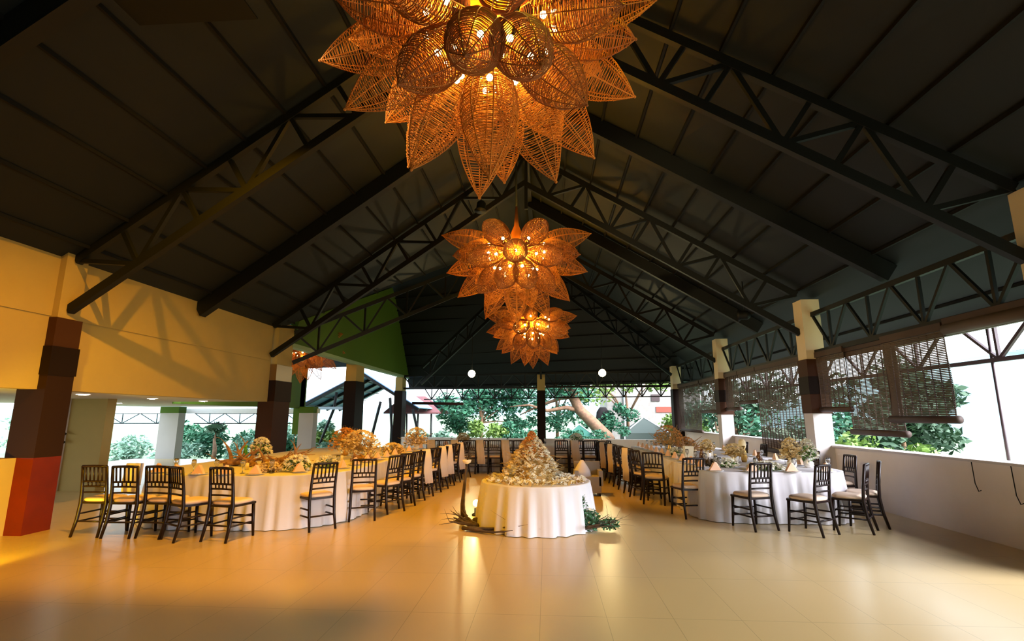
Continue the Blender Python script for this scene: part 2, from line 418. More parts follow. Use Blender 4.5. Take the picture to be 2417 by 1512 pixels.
wall_truss(eave(-.03),eave(6.3),(0,0,-.60),8,'thin lower eave truss before the big tree right of the middle column',gft, steel, .035)
# slim outdoor poles
def pole(p, q, r, label, m=steel_out):
    return tag(MB().tube([p, q], r, 8).build('steel_pole', m), label, 'pole')
pole((7.0,8.5,-1.2),(7.0,8.45,3.2),.022,'slim steel pole outdoors beyond the widest right opening')

# ================================================================ window blinds (woven bamboo, slats with cords)
def blind(y0, y1, zb, label, zt=2.86, x=5.60, roll=.055):
    yc = (y0+y1)/2; w = (y1-y0)/2
    t = thing('bamboo_blind', label, 'blind', (x, yc, zb), 0, 'bamboo roll-up blinds of the right window wall')
    sc = MB(); n = int((zt-zb)/.024)
    for i in range(n):
        z = (i+.5)*(zt-zb)/n; wob = .012*sin(z*5+yc*3)
        sc.box(-.003+wob, .003+wob, -w, w, z, z+.0175)
    sc.build('slat_screen', blindm, t)
    cd = MB(); k = int(2*w/.16)
    for i in range(k+1):
        y = -w + .02 + (2*w-.04)*i/k; cd.box(-.008, .008, y-.0035, y+.0035, 0, zt-zb)
    cd.build('cord', rollm, t)
    MB().tube([(0,-w-.03,0),(0,w+.03,0)], roll, 12).build('bottom_roll', rollm, t)
    MB().box(-.04,.04,-w,w,zt-zb-.06,zt-zb+.05).build('head_rail', rollm, t)
    cord = [(-.06, -w*.7, z-zb) for z in (zt, zt-.5, max(zb,.9), )]
blind(7.46,8.80,1.56,'bamboo blind nearest the view, half lowered beside the bright open view')
blind(8.60,10.02,1.33,'bamboo blind hanging lowest beside the nearest one, ends in a dark roll',x=5.66)
blind(9.92,10.92,1.74,'bamboo blind next to the banded column, half lowered')
blind(11.34,14.0,.78,'greenish brown bamboo blind let down past the sill behind the right table')
blind(14.05,15.3,2.0,'short bamboo blind in the middle of the second right opening')
blind(15.35,16.45,1.83,'short bamboo blind left of the second banded column')
blind(16.9,19.1,1.78,'short wide bamboo blind in the farthest right opening')
blind(19.2,22.2,1.07,'bamboo blind let down to the sill in the far right corner')
def rolled(y0, y1, label):
    t = thing('rolled_blind', label, 'blind', (5.6,(y0+y1)/2,2.8),0,'rolled-up blinds and pelmets over the right openings')
    w = (y1-y0)/2
    MB().tube([(0,-w,0),(0,w,0)], .085, 12).build('slat_roll', blindm, t)
    MB().box(-.045,.03,-w,w,.05,.15).build('head_rail', rollm, t)
rolled(5.98,7.42,'rolled-up bamboo blind above the bright open view at right')
struct('trim_2', MB().box(5.66,5.72,5.97,10.94,2.72,2.93).box(5.66,5.72,11.3,16.5,2.74,2.93).box(5.66,5.72,16.86,22.3,2.74,2.93), mat('brown_header_board',(0.10,0.05,0.03),.5))
for y, z in ((7.55,.62),(6.95,.55)):
    tag(MB().tube([(5.75,y,1.03),(5.74,y-.02,z+.1),(5.74,y-.06,z),(5.74,y-.1,z+.02)], .006, 5).build('pull_cord', steel), 'thin blind pull cord hanging over the sill '+('by the nearest blind' if y>7 else 'nearer the view'), 'cord', 'pull cords on the right sill')

# ================================================================ chandeliers
def pod_mesh(L, R, nr, nrib, blunt, seed, th=.0034):
    rnd = random.Random(seed)
    def r(t):  # teardrop: small mouth, wide belly, tip pointed (leaf) or round (egg)
        m = .46 if blunt else .42
        if t < m: return R*(.50+.50*sin(pi/2*t/m))
        return R*(1-((t-m)/(1.0-m))**(2.3 if blunt else 1.9)) + .004
    mb = MB()
    for k in range(nrib):
        a = 2*pi*k/nrib
        mb.tube([(r(t)*cos(a), r(t)*sin(a), t*L) for t in [i/14 for i in range(15)]], .0055, 4, cap=False)
    for i in range(nr):
        t = (i+.3+rnd.uniform(-.15,.15))/nr; rr = r(t); ph = rnd.random()*6; am = rnd.uniform(.0,.004)
        pts = [((rr+am*sin(2*a+ph))*cos(a), (rr+am*sin(2*a+ph))*sin(a), t*L + .005*sin(a+ph)) for a in [2*pi*j/18 for j in range(18)]]
        mb.tube(pts, th, 3, closed=True)
    mb.tube([(r(0)*cos(a), r(0)*sin(a), 0) for a in [2*pi*j/14 for j in range(14)]], .009, 4, closed=True)
    mb.ball((0,0,L*1.005), .014, 6, 4)
    return mb
INNER = [(0,-19),(26,7),(-26,7),(47,-20),(-47,-20),(19,-50),(-19,-50),(80,-8),(-80,-8),(62,-50),(-62,-50)]
def make_chandelier(label, loc, rz):
    t = thing('rattan_chandelier', label, 'chandelier', loc, rz, 'woven rattan flower chandeliers')
    MB().lathe([(.02,.9),(.05,.5),(.16,.22),(.2,0),(.17,-.2),(.05,-.3)], 16).build('hub', rattdark, t)
    MB().tube([(0,0,.3),(0,0,ZR-loc[2]-.2)], .02, 8).build('hanging_rod', steel, t)
    def direction(az, e): return Vector((cos(e)*sin(az), -cos(e)*cos(az), sin(e)))
    front = direction(0, radians(-22))
    first = {}
    def put(kind, az, E):
        d = direction(radians(az), radians(E)); q = d.to_track_quat('Z', 'Y')
        if kind not in first:
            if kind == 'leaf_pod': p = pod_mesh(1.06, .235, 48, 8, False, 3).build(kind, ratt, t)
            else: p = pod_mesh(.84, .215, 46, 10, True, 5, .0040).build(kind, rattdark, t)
            MB().ball((0,0,.15), .028, 10, 8).build('bulb', bulbm, p)
            h = MB()
            for j in range(3):
                a = 2*pi*j/3+.4; h.tube([(0,0,.09),(.12*cos(a),.12*sin(a),.13)], .006, 4)
            h.tube([(0,0,-.02),(0,0,.12)], .015, 6).build('bulb_holder', goldm, p)
            first[kind] = p; remember(p)
        else:
            p = first[kind].copy(); C.objects.link(p); p.parent = t
            for c0 in KIDS[first[kind].name]:
                c = c0.copy(); C.objects.link(c); c.parent = p
        p.rotation_mode = 'QUATERNION'; p.rotation_quaternion = q; p.location = d * .40
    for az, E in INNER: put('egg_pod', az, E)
    for E, n, off in ((9,9,0),(-15,9,20),(-39,7,10),(-64,5,36),(-88,1,0)):
        for k in range(n):
            az = off + 360*k/n
            if direction(radians(az), radians(E)).angle(front) > radians(64): put('leaf_pod', az, E)
    remember(t)
    return t
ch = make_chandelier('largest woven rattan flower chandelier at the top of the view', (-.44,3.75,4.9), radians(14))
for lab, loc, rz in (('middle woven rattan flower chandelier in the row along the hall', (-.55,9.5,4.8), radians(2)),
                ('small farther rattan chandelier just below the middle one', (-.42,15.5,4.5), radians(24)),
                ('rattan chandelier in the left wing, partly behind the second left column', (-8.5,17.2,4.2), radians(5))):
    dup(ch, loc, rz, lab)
for (x,y,z), pw in (((-.44,3.75,4.9),380),((-.55,9.5,4.8),500),((-.42,15.5,4.5),520),((-8.5,17.2,4.2),240)):
    for k in range(5):
        a = 2*pi*k/5
        light('chandelier_light', 'POINT', (x+.34*cos(a), y+.34*sin(a), z-.12+.1*(k % 2)), pw/5, (1.0,.52,.03), shadow_soft_size=.05)

for loc, tg, pw, col, ang, wh in ADDED_SPOTS:  # made-up cans to dress the added spots
    t = thing('added_spot_can', 'added black spotlight can under the roof, '+wh, 'spotlight', loc, 0, 'added black spotlight cans under the roof')
    d = (Vector(loc)-Vector(tg)).normalized(); q = d.to_track_quat('Z','Y')
    o = MB().lathe([(.15,.0),(.11,.04),(.11,.2),(.06,.26)],14).build('lamp_housing', steel, t); o.rotation_mode='QUATERNION'; o.rotation_quaternion=q; o.location=d*.06
    zt = roof_z(loc[0])-loc[2] if 'roof_z' in globals() else .6
    MB().tube([d*.2,(d.x*.2,d.y*.2,zt)],.014,6).build('hanging_rod', steel, t)
    if col == AMBER:   # added unseen flap cuts the beam off along a line on the floor
        MB().box(-1.6,.13,-1.1,.012,-.42,-.405).build('shade_flap', steel, t)
        MB().beam((-.05,-.1,-.41),(0,-.1,.1),.03).build('bracket', steel, t)
t = thing('floor_uplight','small black uplighter on the floor near the left parapet','lamp',(-5.9,4.6,0))
MB().lathe([(.1,0),(.1,.1),(.06,.16)],14).build('lamp_housing', steel, t)
# flood lamps on the far roof and downlights of the mezzanine
for x, lab in ((-3.08,'round bright flood lamp glowing on the far roof, left of the middle column'),(2.28,'round bright flood lamp glowing on the far roof, right of the middle column')):
    t = thing('flood_lamp', lab, 'lamp', (x,21,3.35),0,'flood lamps under the far roof')
    MB().ball((0,-.05,0),.15,16,10).build('lamp_globe', mat('flood_glow',(1,.9,.6),.4,emit=(1,.85,.45),es=60), t)
    MB().lathe([(.03,0),(.13,.02),(.13,.06),(.05,.14)],14,(0,.05,.03)).build('lamp_housing', steel, t)
    MB().beam((0,.05,.1),(0,.05,1.6),.02).build('hanging_rod', steel, t)
    light('flood_lamp_light','SPOT',(x,20.8,3.3),150,(1,.75,.32),(x,8,0),spot_size=radians(120),spot_blend=.6,shadow_soft_size=.1)
for i, (x,y) in enumerate(((-8.38,8.76),(-12.83,14.63),(-8.78,10.92),(-8.89,12.79))):
    t = thing('downlight', ['round recessed downlight in the white soffit just right of the big left column','round recessed downlight set deeper in under the white soffit','round recessed downlight in the middle of the white soffit','round recessed downlight in the soffit near the second left column'][i], 'downlight', (x,y,2.0),0,'recessed downlights in the mezzanine soffit')
    MB().lathe([(.09,-.006),(.09,-.016)],18).build('lens', mat('downlight_glow',(1,1,1),.4,emit=(1,.93,.8),es=40), t)
    MB().tube([(.10*cos(a),.10*sin(a),-.012) for a in [2*pi*j/18 for j in range(18)]],.008,4,closed=True).build('rim', white, t)

# ================================================================ chairs
def make_chair():
    t = thing('banquet_chair', 'x', 'chair')
    def post(x):   # rear leg and back post in one sweep
        return [(x*1.04,-.27,0),(x,-.215,.22),(x,-.19,.43),(x*.97,-.205,.62),(x*.95,-.25,.93)]
    for sx in (-1,1):
        MB().tube(post(sx*.185), [.017,.022,.024,.021,.018], 8).build('rear_leg', chairm, t)
        MB().tube([(sx*.205,.205,0),(sx*.198,.19,.2),(sx*.19,.18,.44)], [.016,.021,.023], 8).build('front_leg', chairm, t)
    MB().prism([(-.19,-.2),(.19,-.2),(.215,.2),(.17,.225),(-.17,.225),(-.215,.2)], 'z', .425, .452).build('seat', chairm, t)
    n = 20; ring = []
    for j in range(n):
        a = 2*pi*j/n; cx_, sy_ = cos(a), sin(a)
        ring.append((math.copysign(abs(cx_)**.5,cx_), math.copysign(abs(sy_)**.5,sy_)))
    cu = MB()
    vs = []
    for s_, z in ((.96,.452),(1.0,.468),(1.0,.482),(.93,.497),(.7,.505)):
        vs += [(u*.205*s_*(1+.06*v), v*.205*s_+.005, z) for u, v in ring]
    cu.add(vs, [(i*n+k,i*n+(k+1)%n,(i+1)*n+(k+1)%n,(i+1)*n+k) for i in range(4) for k in range(n)]+[tuple(4*n+k for k in range(n)), tuple(range(n))[::-1]], True)
    cu.build('cushion', cushm, t)
    st = MB()
    for z in (.16,.26):
        st.tube([(-.195,.193,z),(.195,.193,z)], .012, 6)
        for sx in (-1,1): st.tube([(sx*.19,-.22,z+.03),(sx*.195,.195,z+.03)], .012, 6)
    st.tube([(-.185,-.225,.2),(.185,-.225,.2)], .012, 6)
    st.build('stretcher', chairm, t)
    bk = MB()
    def yb(z): return -.205 - (z-.62)*.145
    for z, rr in ((.925,.019),(.72,.014),(.655,.013),(.575,.013)):
        bow = .012
        bk.tube([(-.178,yb(z),z),(-.09,yb(z)-bow,z+.004),(0,yb(z)-bow*1.3,z+.006),(.09,yb(z)-bow,z+.004),(.178,yb(z),z)], rr, 6)
    for x in (-.115,-.058,0,.058,.115):
        bk.tube([(x,yb(.72)-.012,.72),(x*1.02,yb(.925)-.012,.925)], .0115, 6)
    for x in (-.085,-.03,.03,.085):
        bk.tube([(x,yb(.655)-.012,.655),(x,yb(.72)-.012,.72)], .010, 6)
    bk.build('backrest', chairm, t)
    return t
proto = make_chair(); remember(proto)
used = [False]
def chair(x, y, deg, label, group):
    """deg: 0 faces down the hall, positive turns to the left"""
    if not used[0]:
        used[0] = True; proto.location = (x,y,0); proto.rotation_euler = (0,0,radians(deg)); proto['label'] = label; proto['group'] = group; return proto
    return dup(proto, (x,y,0), radians(deg), label, group)
sashproto = make_chair()
sh = MB()
def sheet(mb, pts_l, pts_r, th=.012):
    n = len(pts_l)
    for s_ in (0,1):
        pass
    a = [Vector(p) for p in pts_l]; b = [Vector(p) for p in pts_r]; vs = []
    for i in range(n):
        for k in range(7):
            f = k/6; p = a[i].lerp(b[i], f); p.y += .012*sin(k*2.2+i)
            vs.append(p)
    for i in range(n):
        for k in range(7):
            f = k/6; p = a[i].lerp(b[i], f); p.y += .012*sin(k*2.2+i) - th; vs.append(p)
    o = n*7
    fs = [(i*7+k,i*7+k+1,(i+1)*7+k+1,(i+1)*7+k) for i in range(n-1) for k in range(6)]
    fs += [tuple(o+q for q in f)[::-1] for f in fs]
    fs += [(k,o+k,o+k+1,k+1) for k in range(6)] + [((n-1)*7+k+1,(n-1)*7+k+1+o,(n-1)*7+k+o,(n-1)*7+k) for k in range(6)]
    fs += [(i*7,(i+1)*7,(i+1)*7+o,i*7+o) for i in range(n-1)] + [(i*7+6+o,(i+1)*7+6+o,(i+1)*7+6,i*7+6) for i in range(n-1)]
    mb.add(vs, fs, True)
sheet(sh, [(-.17,-.225,.80),(-.17,-.245,.945),(-.17,-.285,.945),(-.165,-.30,.75),(-.13,-.29,.50),(-.10,-.31,.28)],
          [(.05,-.225,.80),(.05,-.245,.95),(.05,-.285,.95),(.07,-.30,.75),(.10,-.29,.50),(.12,-.31,.28)])
sh.build('draped_sash', mat('cream_linen_sash',(0.72,0.62,0.50),.9), sashproto)
remember(sashproto)
sused = [False]
def sash_chair(x, y, deg, label, group):
    if not sused[0]:
        sused[0] = True; sashproto.location = (x,y,0); sashproto.rotation_euler = (0,0,radians(deg)); sashproto['label'] = label; sashproto['group'] = group; return sashproto
    return dup(sashproto, (x,y,0), radians(deg), label, group)
G1 = 'dark banquet chairs around the left table'; G2 = 'dark banquet chairs around the right table'; G3 = 'banquet chairs across the far end'
# near end of the left table
chair(-6.25,7.14,0,'dark spindle-back chair with peach cushion, closest to the big left column',G1)
chair(-5.78,7.10,2,'dark spindle-back chair, second from the big left column at the left table end',G1)
chair(-5.30,7.12,-4,'dark spindle-back chair in the middle of the left table near end',G1)
chair(-4.86,6.98,-28,'dark spindle-back chair turned right, beside the chair with full-width view',G1)
chair(-4.28,6.98,-10,'dark spindle-back chair nearest the view at the left table corner',G1)
chair(-3.42,7.68,48,'dark spindle-back chair turned towards the left table, its seat showing at left',G1)
chair(-2.98,8.42,20,'dark spindle-back chair just beyond the one turned to the left table',G1)
for i in range(10):
    y = 9.05 + i*.56; f = sash_chair if i in (3,5,6,8) else chair
    f(-2.80+.045*i, y, 62+random.uniform(-5,5), 'dark banquet chair, %s along the aisle side of the left table%s' % (ORD[i+2], ' with cream sash' if i in (3,5,6,8) else ''), G1)
# near end of the right table
chair(3.70,7.84,34,'dark spindle-back chair in front of the right table, turned left with wide cushion',G2)
chair(3.02,8.12,18,'dark spindle-back chair squarely before the near end of the right table',G2)
chair(2.32,8.98,12,'dark spindle-back chair left of the right table near corner',G2)
chair(4.38,8.05,52,'dark spindle-back chair seen nearly edge-on right of the right table',G2)
chair(4.78,8.42,62,'rightmost dark spindle-back chair, nearest the window wall',G2)
chair(2.06,10.25,-22,'dark spindle-back chair by the aisle, seat to the right, at the right table',G2)
for i in range(9):
    f = sash_chair if i in (1,4,6) else chair
    f(1.98-.04*i, 10.85+i*.54, -62+random.uniform(-5,5), 'dark banquet chair, %s along the aisle side of the right table%s' % (ORD[i+2],' with cream sash' if i in (1,4,6) else ''), G2)
for i in range(5):
    chair(5.06, 9.6+i*1.2, 90, 'dark banquet chair, %s along the window side of the right table' % ORD[i], G2)
# far cross tables
for i in range(8):
    f = sash_chair if i % 2 == 0 else chair
    f(-3.3+i*.36, 15.15+random.uniform(-.05,.05), random.uniform(-5,5), '%s banquet chair from the left in the far cross row%s' % (ORD[i].capitalize(),', with cream sash' if i%2==0 else ''), G3)
for i in range(4):
    f = sash_chair if i % 2 == 1 else chair
    f(.42+i*.40, 15.15, random.uniform(-5,5), '%s far banquet chair right of the flower pyramid%s' % (ORD[i].capitalize(),', with cream sash' if i%2==1 else ''), G3)

m_ = MB(); sheet(m_, [(-.11,.0,.62),(-.11,.01,.93),(-.11,-.04,.93),(-.12,-.06,.70),(-.11,-.05,.52)], [(.11,.0,.62),(.11,.01,.93),(.11,-.04,.93),(.12,-.06,.70),(.13,-.05,.52)])
tag(m_.build('draped_cloth', clothm, None, (-6.03,7.34,0)), 'white cloth hanging between the two chairs nearest the big left column', 'cloth')
# ================================================================ tables under cloths
def rrect(x0,x1,y0,y1,r,n=8):
    pts = []
    for cx_,cy_,a0 in ((x1-r,y1-r,0),(x0+r,y1-r,90),(x0+r,y0+r,180),(x1-r,y0+r,270)):
        for k in range(n+1):
            a = radians(a0+90*k/n); pts.append((cx_+r*cos(a), cy_+r*sin(a)))
    return pts
def densify(pts, step=.05):
    out = []
    for i in range(len(pts)):
        a = Vector(pts[i]); b = Vector(pts[(i+1)%len(pts)]); m = max(1,int((b-a).length/step))
        out += [a.lerp(b,k/m) for k in range(m)]
    return out
def cloth_mesh(pts, ht, cen, pleat, freq, flare=.05):
    P = densify(pts, .035); n = len(P); c = Vector(cen[:2]); mb = MB(); vs = []
    s_ = 0; arc = []
    for i in range(n): arc.append(s_); s_ += (P[(i+1)%n]-P[i]).length
    per = s_; k_ = max(3, round(per*freq))
    nor = []
    for i in range(n):
        d = (P[(i+1)%n]-P[i-1]).normalized(); nor.append(Vector((d.y,-d.x)))
    lv = [(0,-.02,0),(0,0,0),(.012,.006,.05),(.1,.1,.35),(.4,.4,.7),(.75,.75,.95),(1,1,1)]
    hs = [ht, ht, ht-.012, ht-.08, ht*.62, ht*.3, .008]
    for lvl,(f,g,w) in enumerate(lv):
        for i in range(n):
            ph = arc[i]/per*k_*2*pi
            amp = pleat*w*(1.5*abs(sin(ph*.5))-.5+.45*sin(ph*1.618+1.3)+.3*sin(ph*.43))
            off = (-.03 if lvl==0 else 0)+ flare*g*w + amp
            q = P[i]+nor[i]*off - c
            vs.append((q.x,q.y,hs[lvl]))
    m = len(lv)
    fs = [(i*n+k,(i+1)*n+k,(i+1)*n+(k+1)%n,i*n+(k+1)%n) for i in range(m-1) for k in range(n)] + [tuple(range(n))]
    return mb.add(vs, fs, True)
def table(x0,x1,y0,y1,r,ht,label,clabel,pleat=.032,freq=4.4,flare=.05):
    cen = ((x0+x1)/2,(y0+y1)/2,0)
    t = thing('banquet_table', label, 'table', cen, 0, 'cloth-covered banquet tables')
    pts = rrect(x0+.03-cen[0],x1-.03-cen[0],y0+.03-cen[1],y1-.03-cen[1],max(.02,r-.03))
    MB().prism(pts,'z',ht-.04,ht-.006).build('tabletop', drift, t)
    for sx in (-1,1):
        for sy in (-1,1):
            MB().beam((sx*(x1-x0)*.36,sy*(y1-y0)*.36,0),(sx*(x1-x0)*.36,sy*(y1-y0)*.36,ht-.04),.05).build('leg', steel, t)
    o = cloth_mesh([Vector(p) for p in rrect(x0,x1,y0,y1,r)], ht, cen, pleat, freq, flare).build('tablecloth', clothm, None, cen)
    tag(o, clabel, 'tablecloth', 'white floor-length tablecloths')
table(-6.5,-3.14,7.45,14.6,1.1,.75,'long left banquet table hidden under its white cloth','white floor-length cloth on the long left banquet table')
table(2.42,4.75,8.45,15.8,.5,.75,'long right banquet table hidden under its white cloth','white floor-length cloth on the long right banquet table')
table(-3.4,2.0,15.6,16.8,.1,.75,'cross table at the far end behind the sashed chairs','white cloth on the cross table at the far end')
# cake table
tc_ = (-.18,8.13,0)
t = thing('round_table','round display table under pleated white cloth in the middle of the aisle','table',tc_)
MB().lathe([(.80,.60),(.80,.634)],36).build('tabletop', drift, t)
MB().tube([(0,0,.03),(0,0,.6)],.05,10).build('pedestal', steel, t)
MB().lathe([(.4,0),(.38,.03),(.05,.05)],20).build('base', steel, t)
circ = [Vector((.83*cos(2*pi*k/60),.83*sin(2*pi*k/60))) for k in range(60)]
tag(cloth_mesh([Vector((p.x+tc_[0],p.y+tc_[1])) for p in circ], .645, tc_, .045, 4.0, .04).build('tablecloth', clothm, None, tc_),
    'pleated white cloth on the round display table in the aisle','tablecloth','white floor-length tablecloths')

# ================================================================ flowers, driftwood and tableware
def flower_cluster(mb, c, rad, count, size, rnd, cone=False):
    for _ in range(count):
        u = rnd.random(); a = rnd.random()*2*pi
        if cone:
            h = u; rr = (1-h)**.8
            p = (c[0]+rad[0]*rr*cos(a)*rnd.uniform(.8,1.02), c[1]+rad[1]*rr*sin(a)*rnd.uniform(.8,1.02), c[2]+rad[2]*h)
        else:
            b = rnd.random()*pi*.5
            p = (c[0]+rad[0]*cos(b)*cos(a), c[1]+rad[1]*cos(b)*sin(a), c[2]+rad[2]*sin(b))
        z = size*rnd.uniform(.6,1.3)
        n = 5
        ax = Vector((rnd.gauss(0,.6),rnd.gauss(0,.6),1)).normalized(); x_ = ax.orthogonal().normalized(); y_ = ax.cross(x_); P = Vector(p)
        ph = rnd.random()
        for j in range(n):
            t0 = 2*pi*(j+ph)/n
            d0 = x_*cos(t0)+y_*sin(t0); d1 = x_*cos(t0+.5)+y_*sin(t0+.5); d2 = x_*cos(t0-.5)+y_*sin(t0-.5)
            mb.add([P, P+d1*z*.6+ax*z*.25, P+d0*z+ax*z*.15, P+d2*z*.6+ax*z*.25],[(0,1,2,3)])
def cone_profile(mb, c, rad, m=10, n=20):
    mb.lathe([(rad[0]*(1-i/m)**.8*.85+.002, rad[2]*i/m*.95) for i in range(m+1)], n, c, sy=rad[1]/rad[0])
rnd = random.Random(11)
# flower pyramid on the cake table
t = thing('flower_pyramid','tall pyramid of dried amber blooms and white blossoms on the round aisle table','flower arrangement',(-.22,8.16,.648))
m_ = MB(); cone_profile(m_,(0,0,0),(.40,.40,.62)); m_.build('foliage_core', leafdry, t)
m_ = MB(); flower_cluster(m_,(-.02,0,.30),(.26,.26,.42),420,.035,rnd,True); m_.build('amber_blooms', flowero, t)
m_ = MB(); flower_cluster(m_,(.02,-.02,.0),(.48,.46,.66),700,.034,rnd,True); m_.build('white_blooms', flowerw, t)
m_ = MB(); flower_cluster(m_,(-.08,-.02,.0),(.50,.46,.60),480,.034,rnd,True); m_.build('cream_blooms', flowerc, t)
m_ = MB()
for k in range(150):
    a = rnd.random()*2*pi; r0 = rnd.uniform(.1,.3); l = rnd.uniform(.12,.35); z0 = rnd.uniform(.02,.4)
    m_.tube([(r0*cos(a),r0*sin(a),z0),((r0+l)*cos(a+.1),(r0+l)*sin(a+.1),max(.02,z0+rnd.uniform(-.15,.12)))],[.006,.001],4)
m_.build('dried_twigs', leafdry, t)
t = thing('petal_garland','low garland of white blossoms spread around the foot of the flower pyramid','flower arrangement',(-.18,8.13,.65))
m_ = MB()
for k in range(520):
    a = rnd.random()*2*pi; r0 = rnd.uniform(.42,.76)
    if .0 < a < 1.0 : r0 = rnd.uniform(.45,.6)
    flower_cluster(m_,(r0*cos(a),r0*sin(a),rnd.uniform(0,.05)),(.01,.01,.01),1,.035,rnd)
m_.build('white_blooms', flowerw, t)
m_ = MB(); 
for k in range(260):
    a = rnd.random()*2*pi; r0 = rnd.uniform(.45,.78); m_.leaves((r0*cos(a),r0*sin(a),.02),(.02,.02,.015),1,.04,rnd)
m_.build('leaves', leafdry, t)
m_ = MB()
for k in range(170):
    a = rnd.uniform(-.75,.7); r0 = rnd.uniform(.3,.78); m_.leaves((r0*cos(a),r0*sin(a),.012),(.02,.02,.006),1,.03,rnd)
tag(m_.build('scattered_petals', pinkpetal, None, (-.18,8.13,.65)),'pale pink petals scattered on the right side of the round aisle table','petals',kind='stuff')
# driftwood and greenery at the foot of the cake table
def branch(mb, p, d, l, r, rnd, depth=0, n=6, bend=.35):
    pts = [Vector(p)]; d = Vector(d).normalized(); rs = [r]
    for i in range(n):
        d = (d + Vector((rnd.gauss(0,bend*.5),rnd.gauss(0,bend*.5),rnd.gauss(0,bend*.35)))).normalized()
        q = pts[-1] + d*l/n
        pts.append(q); rs.append(r*(1-.8*(i+1)/n))
        if depth > 0 and i > 1 and rnd.random() < .6:
            branch(mb, q, d+Vector((rnd.gauss(0,.7),rnd.gauss(0,.7),rnd.gauss(0,.4))), l*.5, rs[-1]*.7, rnd, depth-1, 4, bend)
    mb.tube(pts, rs, 6)
def clampz(mb, z): mb.v = [(x,y,max(zz,z)) for x,y,zz in mb.v]
m_ = MB()
for k in range(5): branch(m_, (0,0,.05), (-1,.25+.2*k,.05+.03*k), .45, .035, rnd, 1)
for k in range(6): branch(m_, (-.2,-.1,.04), (1,-.45+.05*k,.0), .85, .028, rnd, 1, bend=.15)
clampz(m_,.003)
tag(m_.build('driftwood_branch', darkdrift, None, (-1.02,7.72,0)),'dark driftwood branches at the left foot of the round aisle table','branch')
t = thing('foliage_cluster','green sprig and mossy branches at the right foot of the round aisle table','plant',(.56,7.70,0))
m_ = MB()
for k in range(9): branch(m_, (-.15,0,.05), (1,.5-.1*k,.08+.07*(k%3)), .55, .016, rnd, 1, bend=.2)
branch(m_, (-.3,-.12,.04), (1,.1,.05), .7, .04, rnd, 0); clampz(m_,.003)
m_.build('branches', darkdrift, t)
m_ = MB(); m_.leaves((.0,-.02,.16),(.20,.14,.15),420,.038,rnd); m_.leaves((-.08,-.02,.34),(.09,.08,.18),160,.03,rnd); m_.leaves((.3,.05,.1),(.16,.1,.08),160,.04,rnd); m_.build('leaves', mat('teal_green_leaf',(0.05,0.16,0.07),.7), t)
m_ = MB(); flower_cluster(m_,(.02,-.05,.12),(.12,.1,.2),26,.02,rnd); m_.build('blooms', flowerw, t)
# twisted stand, small round bud and floor spot at the left of the cake table
t = thing('twisted_branch_stand','tall dark tapered branch stand with pale cup, left of the round aisle table','stand',(-1.33,8.35,0))
MB().tube([(0,0,0),(-.01,0,.25),(.01,0,.5),(.045,0,.86)],[.045,.036,.026,.016],8).build('stem', darkdrift, t)
MB().lathe([(.14,0),(.1,.02),(.05,.06)],12).build('base', darkdrift, t)
MB().lathe([(.02,0),(.06,.02),(.075,.06)],12,(.045,0,.86)).build('cup', candlem, t)
m_ = MB()
for k in range(6): branch(m_, (.05,0,.92), (rnd.gauss(.5,.4),rnd.gauss(0,.4),.8), .2, .008, rnd, 0)
m_.build('twigs', darkdrift, t)
t = thing('floor_spotlight','small glowing floor lamp behind the dark branch stand','lamp',(-1.18,8.75,0))
MB().lathe([(.07,0),(.07,.03),(.03,.05),(.03,.12)],12).build('base', steel, t)
MB().ball((0,0,.2),.055,12,8).build('lens', mat('spot_glow',(1,.8,.4),.4,emit=(1,.7,.3),es=22), t)
light('floor_spot_light','POINT',(-1.18,8.6,.3),14,(1,.6,.15),shadow_soft_size=.05)
tag(MB().ball((0,0,.06),.062,14,10).build('round_seed_pod', darkdrift, None, (-1.08,8.0,.2)).__class__ and bpy.data.objects['round_seed_pod'],'round dark seed pod by the left foot of the round aisle table','ornament')
bpy.data.objects['round_seed_pod'].location = (-1.08,7.98,0)

def bouquet(x,y,z,r,h,kind,label,vase=True):
    t = thing('floral_centrepiece', label, 'flower arrangement', (x,y,z), 0, 'flower arrangements on the banquet tables')
    rn = random.Random(int(x*100)+int(y*37))
    zz = .0
    if vase:
        MB().lathe([(.05,0),(.075,.03),(.08,.08),(.05,.13),(.055,.15)],14).build('vase', platem if kind!='o' else goldm, t); zz = .12
    m_ = MB(); m_.leaves((0,0,zz+h*.35),(r*.9,r*.9,h*.45),int(140*r/.2),.04,rn); m_.build('leaves', leafm if kind in 'wg' else leafdry, t)
    m_ = MB(); flower_cluster(m_,(0,0,zz+.02),(r,r,h),int(170*r/.2),.032,rn); flower_cluster(m_,(0,0,zz),(r*.7,r*.7,h*.8),int(60*r/.2),.03,rn)
    m_.build('blooms', {'w':flowerw,'c':flowerc,'o':flowero,'g':flowerw}[kind], t)
    if kind in 'co':
        m_ = MB()
        for k in range(int(26*r/.2)):
            branch(m_, (0,0,zz), (rn.gauss(0,1),rn.gauss(0,1),1.1), h*1.25, .006, rn, 0, 4)
        m_.build('dried_twigs', leafdry, t)
def driftlog(x,y,z,l,h,label,m=drift):
    rn = random.Random(int(x*91)+int(y*13)); m_ = MB()
    for k in range(8): branch(m_, (rn.uniform(-l*.3,l*.3),rn.uniform(-.06,.06),.03), (rn.gauss(0,1),rn.gauss(0,.7),rn.uniform(.1,1.2)), h*rn.uniform(.7,1.2), .045, rn, 1, 6, .5)
    for k in range(3): branch(m_, (-l/2,rn.uniform(-.1,.1),.06), (1,rn.gauss(0,.1),.08), l, .06, rn, 1, 7, .25)
    clampz(m_,.0)
    tag(m_.build('driftwood_piece', m, None, (x,y,z)), label, 'driftwood', 'driftwood pieces on the tables')
